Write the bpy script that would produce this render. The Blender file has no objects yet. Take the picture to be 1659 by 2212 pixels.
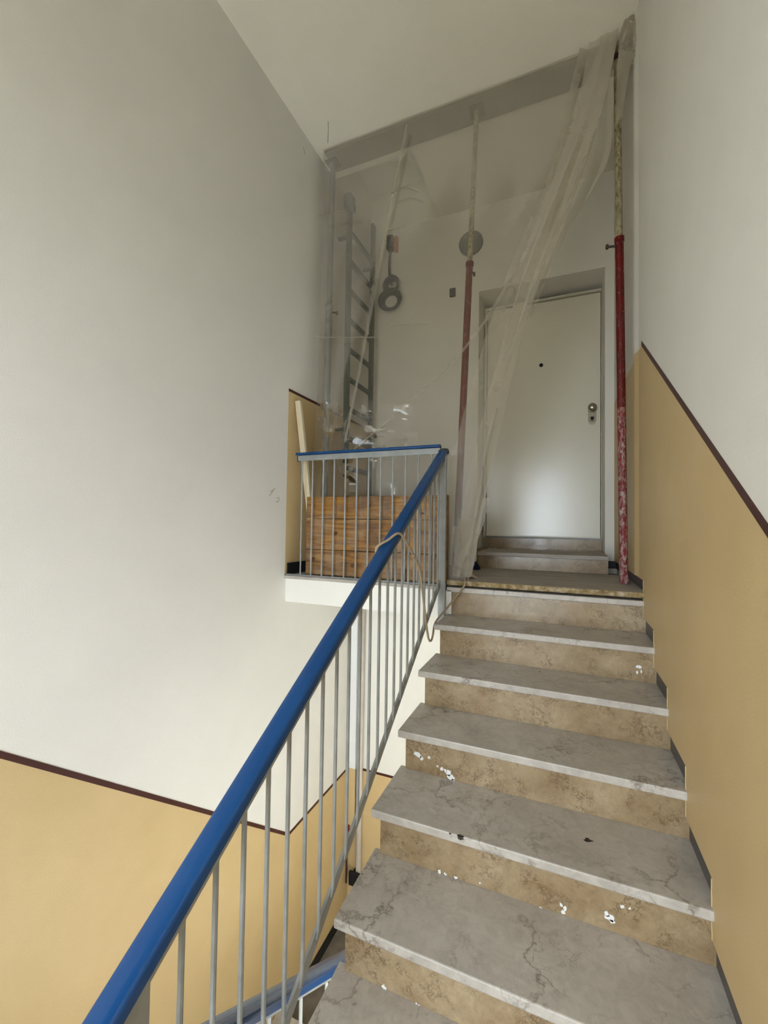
import bpy, bmesh, math, random
from mathutils import Vector, Matrix, noise
random.seed(7)
S = bpy.context.scene
COL = S.collection
# ------------------------------------------------------------------ camera
F, CX, CY = 920.23, 829.5, 1106.0
CAM = Vector((-0.4100, -2.5660, 0.3796))
FW = Vector((-0.38661, 0.92183, 0.02748)); UP = Vector((-0.00320, -0.03114, 0.99951)); RI = Vector((0.92224, 0.38633, 0.01499))
cd = bpy.data.cameras.new('camera'); cam = bpy.data.objects.new('camera', cd); COL.objects.link(cam)
cd.sensor_fit = 'HORIZONTAL'; cd.sensor_width = 36.0; cd.lens = F / 1659 * 36.0; cd.clip_start = 0.02
M = Matrix((RI, UP, -FW)).transposed().to_4x4(); M.translation = CAM
cam.matrix_world = M
S.camera = cam
S.cycles.transparent_max_bounces = 24
def ray(u, v): return FW + RI * ((u - CX) / F) - UP * ((v - CY) / F)
def onX(u, v, x): d = ray(u, v); return CAM + d * ((x - CAM.x) / d.x)
def onY(u, v, y): d = ray(u, v); return CAM + d * ((y - CAM.y) / d.y)
def onZ(u, v, z): d = ray(u, v); return CAM + d * ((z - CAM.z) / d.z)
# ------------------------------------------------------------------ world, light, exposure
W = bpy.data.worlds.new('overcast'); S.world = W; W.use_nodes = True
bg = W.node_tree.nodes['Background']; bg.inputs[0].default_value = (0.80, 0.90, 1.0, 1); bg.inputs[1].default_value = 6.4
WX0, WX1, WZ0, WZ1, YF = -1.95, -0.40, -0.95, 1.65, -4.3        # the stair window in the front wall
pl = bpy.data.lights.new('window_front_offscreen', 'AREA'); pl.shape = 'RECTANGLE'; pl.size = WX1 - WX0; pl.size_y = WZ1 - WZ0
pl.cycles.is_portal = True
plo = bpy.data.objects.new('window_front_offscreen', pl); COL.objects.link(plo)
plo.location = ((WX0 + WX1) / 2, YF - 0.10, (WZ0 + WZ1) / 2); plo.rotation_euler = (math.pi / 2, 0, 0)
S.view_settings.view_transform = 'Standard'; S.view_settings.look = 'None'
S.view_settings.exposure = 1.15; S.view_settings.gamma = 1.0; S.view_settings.use_curve_mapping = False

# ------------------------------------------------------------------ materials
def lin(c): return tuple((x / 255 / 12.92) if x / 255 <= 0.04045 else ((x / 255 + 0.055) / 1.055) ** 2.4 for x in c) + (1.0,)
class NT:
    def __init__(s, name):
        s.m = bpy.data.materials.new(name); s.m.use_nodes = True; s.t = s.m.node_tree
        s.b = s.t.nodes['Principled BSDF']; s.out = s.t.nodes['Material Output']
        s.pos = s.n('ShaderNodeNewGeometry').outputs['Position']
    def n(s, ty, **kw):
        x = s.t.nodes.new(ty)
        for k, v in kw.items(): setattr(x, k, v)
        return x
    def set(s, inp, v):
        if isinstance(v, bpy.types.NodeSocket): s.t.links.new(v, inp)
        else: inp.default_value = v
    def scaled(s, sc):
        x = s.n('ShaderNodeVectorMath', operation='MULTIPLY'); s.set(x.inputs[0], s.pos); x.inputs[1].default_value = sc; return x.outputs[0]
    def noise(s, scale, detail=4, rough=0.5, vec=None, dist=0.0, col=False):
        x = s.n('ShaderNodeTexNoise'); s.set(x.inputs['Vector'], vec or s.pos)
        x.inputs['Scale'].default_value = scale; x.inputs['Detail'].default_value = detail; x.inputs['Roughness'].default_value = rough; x.inputs['Distortion'].default_value = dist
        return x.outputs['Color' if col else 'Fac']
    def ramp(s, fac, stops):
        x = s.n('ShaderNodeValToRGB'); s.set(x.inputs[0], fac); e = x.color_ramp.elements
        while len(e) < len(stops): e.new(0.5)
        for el, (p, c) in zip(e, stops): el.position = p; el.color = c if len(c) == 4 else lin(c)
        return x.outputs[0]
    def mix(s, fac, a, b, mode='MIX'):
        x = s.n('ShaderNodeMix', data_type='RGBA', blend_type=mode); s.set(x.inputs[0], fac); s.set(x.inputs[6], a); s.set(x.inputs[7], b); return x.outputs[2]
    def math(s, op, a, b=0.0, clamp=False):
        x = s.n('ShaderNodeMath', operation=op, use_clamp=clamp); s.set(x.inputs[0], a); s.set(x.inputs[1], b); return x.outputs[0]
    def bump(s, h, strength=0.3, dist=0.002):
        x = s.n('ShaderNodeBump'); s.set(x.inputs['Height'], h); x.inputs['Strength'].default_value = strength; x.inputs['Distance'].default_value = dist
        s.t.links.new(x.outputs[0], s.b.inputs['Normal'])
    def fin(s, col, rough=0.5, metal=0.0, spec=0.5):
        s.set(s.b.inputs['Base Color'], col); s.set(s.b.inputs['Roughness'], rough); s.b.inputs['Metallic'].default_value = metal
        s.b.inputs['Specular IOR Level'].default_value = spec
        return s.m
BW = lambda v: (v, v, v, 1)
def paint(name, c, rough=0.75, var=6, bump=0.25, spec=0.3):
    t = NT(name)
    lo = tuple(max(0, x - var) for x in c); hi = tuple(min(255, x + var) for x in c)
    col = t.ramp(t.noise(1.7, 5, 0.6), [(0.3, lo), (0.7, hi)])
    t.bump(t.noise(170, 3, 0.6), bump, 0.003)
    return t.fin(col, rough, 0, spec)
MAT = {}
MAT['white'] = paint('wall_white_paint', (226, 222, 213), 0.8, 3, 0.22)
MAT['ceiling'] = paint('ceiling_paint', (232, 226, 210), 0.85, 3, 0.3)
MAT['beige'] = paint('wall_beige_gloss_paint', (204, 177, 129), 0.5, 6, 0.18, 0.45)
MAT['stripe'] = paint('dark_red_stripe', (70, 36, 30), 0.45, 4, 0.1)
MAT['door'] = paint('door_cream_lacquer', (222, 216, 198), 0.24, 2, 0.01, 0.8)
MAT['frame'] = paint('door_frame_paint', (212, 206, 188), 0.35, 2, 0.03, 0.5)
MAT['dark'] = paint('dark_gap', (22, 20, 20), 0.6, 3, 0.0)
MAT['skirting'] = paint('dark_slate_skirting', (84, 78, 76), 0.45, 12, 0.1)
MAT['skirting_black'] = paint('black_skirting', (26, 26, 28), 0.35, 4, 0.05)
MAT['plank_grey'] = paint('weathered_grey_timber', (118, 106, 92), 0.85, 16, 0.4)
MAT['galv'] = paint('galvanised_steel', (128, 130, 130), 0.45, 18, 0.1)
MAT['green'] = paint('green_enamel', (30, 50, 34), 0.5, 5, 0.1)
MAT['black'] = paint('black_rubber', (30, 30, 34), 0.5, 4, 0.0)
MAT['cable_dark'] = paint('grey_blue_cable', (84, 85, 90), 0.5, 6, 0.0)
MAT['grey_plastic'] = paint('grey_plastic', (120, 120, 118), 0.5, 4, 0.0)
MAT['orange'] = paint('orange_plastic', (176, 96, 52), 0.5, 6, 0.0)
MAT['navy'] = paint('navy_fabric', (22, 30, 62), 0.8, 4, 0.4)
MAT['red_lacquer'] = paint('dark_red_lacquer', (120, 34, 28), 0.4, 8, 0.0)
MAT['pipe'] = paint('dirty_white_pipe', (190, 180, 166), 0.5, 22, 0.1)
MAT['trunk'] = paint('white_trunking', (226, 226, 224), 0.5, 3, 0.0)
MAT['cord'] = paint('dirty_beige_cord', (166, 148, 122), 0.6, 18, 0.1)
MAT['cream_wood'] = paint('pale_painted_batten', (214, 200, 170), 0.65, 10, 0.3)
MAT['knot'] = paint('dark_wood_knot', (84, 52, 22), 0.5, 14, 0.2)
MAT['splat'] = paint('white_paint_splash', (232, 230, 226), 0.7, 4, 0.0)
MAT['chip'] = paint('dark_chip', (70, 62, 54), 0.8, 10, 0.3)
MAT['mark'] = paint('pencil_mark', (112, 104, 92), 0.8, 4, 0.0)
MAT['ground'] = paint('street_ground', (188, 180, 164), 0.9, 10, 0.0)
def metal(name, c, rough): t = NT(name); return t.fin(t.ramp(t.noise(30, 3), [(0.3, c), (0.7, tuple(min(255, x + 12) for x in c))]), rough, 1.0)
MAT['nickel'] = metal('brushed_nickel', (170, 162, 146), 0.28)
# grey painted steel of the railing, with a little wear
t = NT('grey_railing_paint'); col = t.ramp(t.noise(9, 5, 0.65), [(0.3, (126, 127, 124)), (0.7, (154, 155, 151))])
MAT['rail'] = t.fin(col, 0.42, 0.0, 0.5)
# blue PVC handrail, scratched
t = NT('blue_handrail_pvc'); sc = t.scaled((40, 14, 14))
scr = t.ramp(t.noise(2.2, 8, 0.7, sc, 0.6), [(0.69, BW(0)), (0.74, BW(1))]); area = t.ramp(t.noise(3.0, 2), [(0.52, BW(0)), (0.62, BW(1))])
msk = t.math('MULTIPLY', scr, area); col = t.mix(t.math('MULTIPLY', msk, 0.35), lin((2, 60, 112)), lin((120, 150, 180)))
col = t.mix(t.ramp(t.noise(5, 4), [(0.4, BW(0)), (0.8, BW(0.35))]), col, lin((4, 72, 126)))
MAT['blue'] = t.fin(col, t.math('ADD', 0.2, t.math('MULTIPLY', msk, 0.3)), 0, 0.5)
# marble
def marble(name, base, dark, light, vein, vs, vamt, rough, bs=3.0, fine=24):
    t = NT(name)
    n1 = t.noise(bs, 8, 0.62, None, 0.4); col = t.ramp(n1, [(0.28, dark), (0.5, base), (0.74, light)])
    mott = t.ramp(t.noise(fine, 6, 0.7, None, 0.8), [(0.36, BW(0.72)), (0.6, BW(1.04))]); col = t.mix(0.55, col, mott, 'MULTIPLY')
    wob = t.noise(vs * 2.2, 6, 0.65, None, 0, True); vv = t.n('ShaderNodeVectorMath', operation='MULTIPLY_ADD')
    t.set(vv.inputs[0], wob); vv.inputs[1].default_value = (0.34,) * 3; t.set(vv.inputs[2], t.pos)
    vo = t.n('ShaderNodeTexVoronoi', feature='DISTANCE_TO_EDGE'); t.set(vo.inputs['Vector'], vv.outputs[0]); vo.inputs['Scale'].default_value = vs
    lw = 0.02 if vs < 5 else 0.05
    line = t.ramp(vo.outputs['Distance'], [(0.0, BW(1)), (lw, BW(0.25)), (lw * 2.2, BW(0))])
    gate = t.ramp(t.noise(vs * 1.1, 3, 0.5), [(0.46, BW(0)), (0.6, BW(1))])
    col = t.mix(t.math('MULTIPLY', t.math('MULTIPLY', line, gate), vamt), col, lin(vein))
    v2 = t.n('ShaderNodeTexVoronoi', feature='DISTANCE_TO_EDGE'); t.set(v2.inputs['Vector'], vv.outputs[0]); v2.inputs['Scale'].default_value = vs * 3.1
    line2 = t.ramp(v2.outputs['Distance'], [(0.0, BW(1)), (0.03, BW(0.3)), (0.07, BW(0))])
    gate2 = t.ramp(t.noise(vs * 2.3, 4, 0.6), [(0.48, BW(0)), (0.62, BW(1))])
    col = t.mix(t.math('MULTIPLY', t.math('MULTIPLY', line2, gate2), vamt * 0.6), col, lin(vein))
    dust = t.ramp(t.noise(60, 4, 0.8), [(0.62, BW(0)), (0.78, BW(0.5))]); col = t.mix(t.math('MULTIPLY', dust, 0.3), col, lin(light))
    t.bump(t.noise(90, 3), 0.06, 0.002)
    r = t.ramp(t.noise(7, 4), [(0.3, BW(rough - 0.08)), (0.7, BW(rough + 0.1))])
    return t.fin(col, r, 0, 0.5)
MAT['tread'] = marble('grey_beige_marble', (188, 180, 169), (172, 163, 152), (204, 197, 187), (112, 98, 84), 3.0, 0.8, 0.42)
MAT['riser'] = marble('tan_marble', (160, 138, 106), (138, 113, 80), (180, 160, 128), (84, 62, 40), 11.0, 0.85, 0.25, 5.0, 55)
t = NT('dusty_slab'); sc = t.scaled((1.2, 9, 9)); col = t.ramp(t.noise(4, 6, 0.65, sc), [(0.25, (138, 129, 119)), (0.55, (172, 164, 154)), (0.8, (190, 183, 174))])
t.bump(t.noise(60, 4), 0.2, 0.003); MAT['slab_dusty'] = t.fin(col, 0.7, 0, 0.3)
t = NT('broken_slab_edge'); col = t.ramp(t.noise(22, 6, 0.75), [(0.3, (92, 74, 44)), (0.5, (160, 138, 98)), (0.72, (206, 196, 176))])
t.bump(t.noise(45, 5, 0.7), 0.8, 0.008); MAT['slab_edge'] = t.fin(col, 0.8, 0, 0.3)
t = NT('lower_floor_stone'); vo = t.n('ShaderNodeTexVoronoi'); t.set(vo.inputs['Vector'], t.pos); vo.inputs['Scale'].default_value = 14
col = t.mix(0.35, lin((108, 100, 90)), t.ramp(t.noise(14, 3), [(0.3, (88, 82, 74)), (0.7, (146, 138, 124))])); MAT['floor'] = t.fin(col, 0.4)
# yellow shuttering timber
t = NT('stained_shuttering_timber'); sc = t.scaled((1.5, 20, 17)); g = t.noise(1.5, 7, 0.6, sc, 1.2)
col = t.ramp(g, [(0.22, (64, 40, 14)), (0.42, (120, 80, 26)), (0.58, (152, 106, 38)), (0.78, (180, 138, 70))])
st = t.ramp(t.noise(7.5, 6, 0.65, None, 0.5), [(0.42, BW(0)), (0.58, BW(1))]); col = t.mix(t.math('MULTIPLY', st, 0.8), col, t.ramp(g, [(0.3, (112, 80, 52)), (0.7, (158, 130, 98))]))
dk = t.ramp(t.noise(3.4, 4, 0.6), [(0.52, BW(0)), (0.68, BW(1))]); col = t.mix(t.math('MULTIPLY', dk, 0.6), col, lin((66, 40, 22)))
ln = t.ramp(t.noise(3.0, 6, 0.7, t.scaled((2.2, 60, 90)), 0.6), [(0.3, BW(0.6)), (0.45, BW(1))]); col = t.mix(0.8, col, ln, 'MULTIPLY')
t.bump(g, 0.4, 0.004); MAT['timber'] = t.fin(col, 0.5, 0, 0.4)
# red and ivory prop paint with scratched cement residue
def worn(name, c, wear, lo, hi, zs=18):
    t = NT(name); sc = t.scaled((60, 60, zs * 1.6)); w = t.ramp(t.noise(1.0, 8, 0.75, sc, 0.5), [(lo, BW(0)), (hi, BW(1))])
    col = t.mix(w, t.ramp(t.noise(12, 4), [(0.3, tuple(int(x * 0.8) for x in c)), (0.7, c)]), lin(wear)); t.bump(w, 0.3, 0.002)
    return t.fin(col, 0.5, 0, 0.4)
MAT['prop_red'] = worn('worn_red_prop_paint', (106, 14, 12), (160, 132, 122), 0.56, 0.70)
MAT['prop_red_low'] = worn('cement_worn_red_paint', (130, 34, 34), (172, 156, 148), 0.47, 0.62)
MAT['prop_ivory'] = worn('rusty_ivory_prop_paint', (186, 174, 142), (92, 74, 46), 0.46, 0.62)
# milky polythene
def poly(name, milk, tint=(196, 186, 166), gloss=0.6, grough=0.2, clear=(0.90, 0.88, 0.84, 1)):
    t = NT(name); nt = t.t; nt.nodes.remove(t.b)
    tr = t.n('ShaderNodeBsdfTransparent'); tr.inputs[0].default_value = clear
    df = t.n('ShaderNodeBsdfDiffuse'); df.inputs[0].default_value = lin(tint)
    tl = t.n('ShaderNodeBsdfTranslucent'); tl.inputs[0].default_value = lin(tint)
    gl = t.n('ShaderNodeBsdfGlossy'); gl.inputs['Roughness'].default_value = grough
    bp = t.n('ShaderNodeBump'); t.set(bp.inputs['Height'], t.noise(14, 5, 0.6, None, 0.6)); bp.inputs['Strength'].default_value = 0.08; bp.inputs['Distance'].default_value = 0.02
    nt.links.new(bp.outputs[0], gl.inputs['Normal'])
    def mx(f, a, b):
        x = t.n('ShaderNodeMixShader'); t.set(x.inputs[0], f); nt.links.new(a.outputs[0], x.inputs[1]); nt.links.new(b.outputs[0], x.inputs[2]); return x
    clear = tr; milky = mx(0.45, df, tl)
    mf = t.math('MULTIPLY', t.ramp(t.noise(6, 5, 0.6), [(0.3, BW(0.9)), (0.7, BW(1.1))]), milk)
    body = mx(mf, clear, milky)
    fr = t.n('ShaderNodeFresnel'); fr.inputs[0].default_value = 1.5; nt.links.new(bp.outputs[0], fr.inputs['Normal'])
    full = mx(t.math('MULTIPLY', fr.outputs[0], gloss), body, gl); nt.links.new(full.outputs[0], t.out.inputs[0]); return t.m
MAT['poly'] = poly('milky_polythene', 0.13, (204, 194, 174), 0.4)
MAT['poly_fold'] = poly('milky_polythene_folded', 0.30, (228, 220, 204), 0.3, 0.35)
MAT['poly_gather'] = poly('layered_polythene', 0.27, (226, 218, 202), 0.25, 0.3)
MAT['poly_crumple'] = poly('crumpled_polythene', 0.04, (220, 212, 200), 1.0, 0.1, (0.99, 0.985, 0.98, 1))
MAT['poly_glint'] = poly('glossy_polythene_crease', 0.3, (226, 222, 214), 0.8, 0.12)
t = NT('window_glass'); nt = t.t; nt.nodes.remove(t.b); tr = t.n('ShaderNodeBsdfTransparent'); gl = t.n('ShaderNodeBsdfGlossy'); gl.inputs['Roughness'].default_value = 0.02
x = t.n('ShaderNodeMixShader'); x.inputs[0].default_value = 0.05; nt.links.new(tr.outputs[0], x.inputs[1]); nt.links.new(gl.outputs[0], x.inputs[2]); nt.links.new(x.outputs[0], t.out.inputs[0]); MAT['glass'] = t.m

# ------------------------------------------------------------------ mesh helpers
def link(name, bm, mats, parent=None, smooth=False):
    me = bpy.data.meshes.new(name); bmesh.ops.recalc_face_normals(bm, faces=bm.faces[:]); bm.to_mesh(me); bm.free()
    for m in (mats if isinstance(mats, (list, tuple)) else [mats]): me.materials.append(MAT[m])
    if smooth:
        for p in me.polygons: p.use_smooth = True
        me.set_sharp_from_angle(angle=math.radians(40))
    o = bpy.data.objects.new(name, me); COL.objects.link(o)
    if parent: o.parent = parent
    return o
def box(bm, a, b, bev=0.0, seg=2, mi=0):
    vs = [bm.verts.new((x, y, z)) for x in (a[0], b[0]) for y in (a[1], b[1]) for z in (a[2], b[2])]
    fs = [bm.faces.new([vs[i] for i in f]) for f in ((0, 1, 3, 2), (4, 6, 7, 5), (0, 4, 5, 1), (2, 3, 7, 6), (0, 2, 6, 4), (1, 5, 7, 3))]
    for f in fs: f.material_index = mi
    if bev:
        es = list({e for f in fs for e in f.edges}); r = bmesh.ops.bevel(bm, geom=es, offset=bev, segments=seg, affect='EDGES', profile=0.5)
        for f in r['faces']: f.material_index = mi
    return vs
def prism(bm, pts, axis, a, b, mi=0):
    """extrude polygon along axis from a to b; pts are the two other coordinates in axis order"""
    def P(p, w): return (w, p[0], p[1]) if axis == 0 else ((p[0], w, p[1]) if axis == 1 else (p[0], p[1], w))
    A = [bm.verts.new(P(p, a)) for p in pts]; B = [bm.verts.new(P(p, b)) for p in pts]
    fs = [bm.faces.new(A), bm.faces.new(B[::-1])] + [bm.faces.new((A[i], A[(i + 1) % len(pts)], B[(i + 1) % len(pts)], B[i])) for i in range(len(pts))]
    for f in fs: f.material_index = mi
def frame_of(d):
    d = d.normalized(); h = Vector((0, 0, 1)) if abs(d.z) < 0.9 else Vector((1, 0, 0)); s = d.cross(h).normalized(); return s, s.cross(d).normalized()
def tube(bm, pts, r, n=10, cap=True, mi=0):
    pts = [Vector(p) for p in pts]; rings = []
    s0 = None
    for i, p in enumerate(pts):
        d = (pts[min(i + 1, len(pts) - 1)] - pts[max(i - 1, 0)])
        if s0 is None: s, u = frame_of(d)
        else:
            dn = d.normalized(); s = (s0 - dn * s0.dot(dn)).normalized(); u = s.cross(dn).normalized()
        s0 = s; rr = r[i] if isinstance(r, (list, tuple)) else r
        rings.append([bm.verts.new(p + s * (math.cos(2 * math.pi * k / n) * rr) + u * (math.sin(2 * math.pi * k / n) * rr)) for k in range(n)])
    for a, b in zip(rings, rings[1:]):
        for k in range(n): bm.faces.new((a[k], a[(k + 1) % n], b[(k + 1) % n], b[k])).material_index = mi
    if cap: bm.faces.new(rings[0][::-1]).material_index = mi; bm.faces.new(rings[-1]).material_index = mi
def sweep(bm, prof, a, b, side, mi=0):
    """sweep a closed 2-D profile (side, up') from a to b"""
    a, b = Vector(a), Vector(b); d = (b - a).normalized(); side = Vector(side); u = side.cross(d).normalized()
    if u.z < 0: u = -u
    A = [bm.verts.new(a + side * x + u * y) for x, y in prof]; B = [bm.verts.new(b + side * x + u * y) for x, y in prof]
    n = len(prof)
    for i in range(n): bm.faces.new((A[i], A[(i + 1) % n], B[(i + 1) % n], B[i])).material_index = mi
    bm.faces.new(A[::-1]).material_index = mi; bm.faces.new(B).material_index = mi
def catmull(P, n=8):
    P = [Vector(p) for p in P]; Q = [P[0]] + P + [P[-1]]; out = []
    for i in range(1, len(Q) - 2):
        p0, p1, p2, p3 = Q[i - 1:i + 3]
        for k in range(n):
            t = k / n; out.append(0.5 * ((2 * p1) + (p2 - p0) * t + (2 * p0 - 5 * p1 + 4 * p2 - p3) * t * t + (3 * p1 - p0 - 3 * p2 + p3) * t ** 3))
    return out + [P[-1]]
def tag(o, label=None, cat=None, group=None, kind=None):
    for k, v in (('label', label), ('category', cat), ('group', group), ('kind', kind)):
        if v: o[k] = v
    return o
def empty(name, loc, label=None, cat=None, group=None, kind=None):
    o = bpy.data.objects.new(name, None); COL.objects.link(o); o.location = loc; o.empty_display_size = 0.05
    return tag(o, label, cat, group, kind)
def part(name, bm, mats, parent, smooth=False):
    o = link(name, bm, mats, None, smooth)
    root = parent if parent.type == 'EMPTY' else parent.parent
    if root: 
        for v in o.data.vertices: v.co -= root.location
    o.parent = parent; return o
BM = bmesh.new

# ------------------------------------------------------------------ dimensions
H, D, WID, L = 0.17, 0.2732, 1.063, 2.253
ZC, YB, YL = 3.373, 1.38, 1.08          # ceiling, upper back wall, lower back wall
ZLOW, NST = -3.23, 9                    # lower floor, risers in the upper flight
ZH, YH = -NST * H, -NST * D             # half landing
LB = 0.042                              # top of the board lying on the landing

# ------------------------------------------------------------------ the setting
def struct(name, bm, mats, label, smooth=False): return tag(link(name, bm, mats, None, smooth), label, kind='structure')
# left wall
WL = [(YF, -0.275), (-1.9, -0.275), (0.11, -1.904), (YB, -1.904)]
bm = BM()
prism(bm, WL + [(YB, 0), (0, 0), (0, 1.3375), (YB, 1.3375), (YB, ZC), (YF, ZC)], 0, -L, -L - 0.15, 0)
prism(bm, [(YF, ZLOW)] + WL[:1] + WL[1:] + [(YB, ZLOW)], 0, -L, -L - 0.15, 1)
prism(bm, [(0, 0), (YB, 0), (YB, 1.3375), (0, 1.3375)], 0, -L, -L - 0.15, 1)
wall_left = struct('wall_left', bm, ['white', 'beige'], 'white stairwell wall with beige painted dado on the side of the open well')
def stripe(name, pts, x, sgn, w, mat, label, axis=0):
    bm = BM()
    for (a, b) in zip(pts, pts[1:]):
        d = Vector((b[0] - a[0], b[1] - a[1])).normalized(); nrm = Vector((-d.y, d.x)) * (w / 2)
        q = [(a[0] + nrm.x, a[1] + nrm.y), (b[0] + nrm.x, b[1] + nrm.y), (b[0] - nrm.x, b[1] - nrm.y), (a[0] - nrm.x, a[1] - nrm.y)]
        prism(bm, q, axis, x - 0.02 * sgn, x + 0.0025 * sgn)
    return struct(name, bm, mat, label)
stripe('trim_1', WL[:3] + [(YL, -1.904)], -L, 1, 0.021, 'stripe', 'dark red painted line edging the beige dado down the lower stairs')
stripe('trim_2', [(0, 1.345), (YB, 1.345)], -L, 1, 0.02, 'stripe', 'short dark red line above the beige dado on the landing')
# right wall: masonry behind, a thin coat of plaster in front with a stepped lower edge
bm = BM(); box(bm, (0.0, YF, ZLOW), (0.15, YB, ZC)); 
step = [(YB, LB + 0.062), (0.02, LB + 0.062)]
for k in range(1, NST):
    step += [(-(k - 1) * D + 0.02, -k * H + 0.078), (-k * D + 0.02, -k * H + 0.078)]
step += [(-(NST - 1) * D + 0.02, ZH + 0.078), (YF, ZH + 0.078)]
top = [(YF, -0.36), (-2.56, -0.36), (0.05, 1.362), (YB, 1.40)]
XP = -0.020
prism(bm, top + step, 0, XP, 0.001, 1)
prism(bm, top[::-1] + [(YF, ZC), (YB, ZC)], 0, XP, 0.001, 0)
bm.faces.ensure_lookup_table()
for f in bm.faces:                      # the broken plaster edge that faces the stairs
    if f.material_index == 1 and abs(f.normal.x) < 0.5: pass
wall_right = struct('wall_right', bm, ['white', 'beige'], 'white stair wall with sloping beige dado beside the marble steps')
stripe('trim_3', [(0.055, 1.372), (-2.56, -0.352)], XP, -1, 0.022, 'stripe', 'sloping dark painted line along the stair wall dado')
# rounded plaster swelling running up the right wall by the prop
bm = BM()
prof = [(0.14, 0.001), (0.17, -0.004), (0.20, -0.012), (0.225, -0.015), (0.25, -0.011), (0.275, -0.002), (0.29, 0.002), (0.32, -0.004), (0.36, 0.001)]
for z0, z1, mi in ((LB + 0.07, 1.372, 1), (1.372, ZC, 0)):
    A = [bm.verts.new((XP + x, y, z0)) for y, x in prof]; B = [bm.verts.new((XP + x, y, z1)) for y, x in prof]
    for i in range(len(prof) - 1): bm.faces.new((A[i], A[i + 1], B[i + 1], B[i])).material_index = mi
tag(link('plaster_ridge', bm, ['white', 'beige'], wall_right, True), None)
# cream edges of the plaster at every step
for k in range(0, NST):
    y = -k * D + 0.02; z1 = (LB + 0.062) if k == 0 else -k * H + 0.078; z0 = -(k + 1) * H + 0.079
    bm = BM(); n = 9; zs = [z0 + (z1 - z0) * i / n for i in range(n + 1)]
    prev = None
    for z in zs:
        j = random.uniform(-0.003, 0.004); r = [bm.verts.new((XP - 0.001, y + 0.004, z)), bm.verts.new((XP - 0.001 - 0.001, y - 0.004 + j, z)), bm.verts.new((0.002, y - 0.004 + j, z))]
        if prev: bm.faces.new((prev[0], prev[1], r[1], r[0])); bm.faces.new((prev[1], prev[2], r[2], r[1]))
        prev = r
    link('plaster_edge', bm, 'beige', wall_right)
# ceiling with the loft hatch opening
HX, HY0, HY1, HD = -1.53, 0.60, 1.372, 0.42
bm = BM(); box(bm, (-L - .15, YF - 0.2, ZC), (0.15, HY0, ZC + 0.12)); box(bm, (HX, HY0, ZC), (0.15, 1.75, ZC + 0.12)); box(bm, (-L - .15, HY1, ZC), (HX, 1.75, ZC + 0.12))
ceiling = struct('ceiling', bm, 'ceiling', 'off-white painted ceiling over the stairwell and landing')
bm = BM(); box(bm, (HX, HY0 - 0.02, ZC + 0.12), (HX + 0.02, HY1 + 0.02, ZC + HD)); box(bm, (-L - .15, HY0 - 0.02, ZC), (-L, HY1 + 0.02, ZC + HD))
box(bm, (-L, HY0 - 0.02, ZC + 0.12), (HX, HY0, ZC + HD)); box(bm, (-L, HY1, ZC + 0.12), (HX, HY1 + 0.02, ZC + HD)); box(bm, (-L - .02, HY0 - .02, ZC + HD), (HX + .02, HY1 + .02, ZC + HD + .02))
link('hatch_shaft', bm, 'ceiling', ceiling)
# upper back wall with the door niche
NX0, NX1, NZ1, ND = -1.135, -0.088, 2.56, 1.70
bm = BM(); box(bm, (-L - .15, YB, 0.0), (NX0, ND + .05, ZC)); box(bm, (NX1, YB, 0.0), (0.15, ND + .05, ZC)); box(bm, (NX0, YB, NZ1), (NX1, ND + .05, ZC)); box(bm, (NX0, ND + .02, 0), (NX1, ND + .05, NZ1)); box(bm, (NX0, YB, -0.02), (NX1, ND + .02, 0.04))
struct('wall_back', bm, 'white', 'white landing wall with the recessed flat door')
# lower back wall
bm = BM(); box(bm, (-L - .15, YL, -1.904), (0.15, YB + .4, -0.19)); box(bm, (-L - .15, YL, ZLOW), (0.15, YB + .4, -1.904), mi=1)
struct('wall_back_lower', bm, ['white', 'beige'], 'white wall with beige dado under the landing')
stripe('trim_4', [(-2.135, -1.904), (0, -1.904)], YL, -1, 0.021, 'stripe', 'dark red line on the wall under the landing', axis=1)
# front wall with the stair window (behind the viewer)
bm = BM(); box(bm, (-L - .15, YF - .2, ZLOW), (WX0, YF, ZC)); box(bm, (WX1, YF - .2, ZLOW), (.15, YF, ZC)); box(bm, (WX0, YF - .2, ZLOW), (WX1, YF, WZ0)); box(bm, (WX0, YF - .2, WZ1), (WX1, YF, ZC))
struct('wall_front', bm, 'white', 'white wall of the half landing holding the stair window')
win = empty('window_1', ((WX0 + WX1) / 2, YF - 0.1, WZ0), 'tall white framed stair window on the half landing', kind='structure')
bm = BM(); w = 0.06; xm = (WX0 + WX1) / 2
for a, b in (((WX0, WZ0), (WX0 + w, WZ1)), ((WX1 - w, WZ0), (WX1, WZ1)), ((WX0 + w, WZ0), (WX1 - w, WZ0 + w)), ((WX0 + w, WZ1 - w), (WX1 - w, WZ1)), ((xm - .04, WZ0 + w), (xm + .04, WZ1 - w))):
    box(bm, (a[0], YF - .13, a[1]), (b[0], YF - .08, b[1]))
part('window_frame', bm, 'trunk', win)
for x0, x1 in ((WX0 + w, xm - .04), (xm + .04, WX1 - w)):
    bm = BM(); box(bm, (x0, YF - .107, WZ0 + w), (x1, YF - .103, WZ1 - w)); part('pane', bm, 'glass', win)
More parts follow.
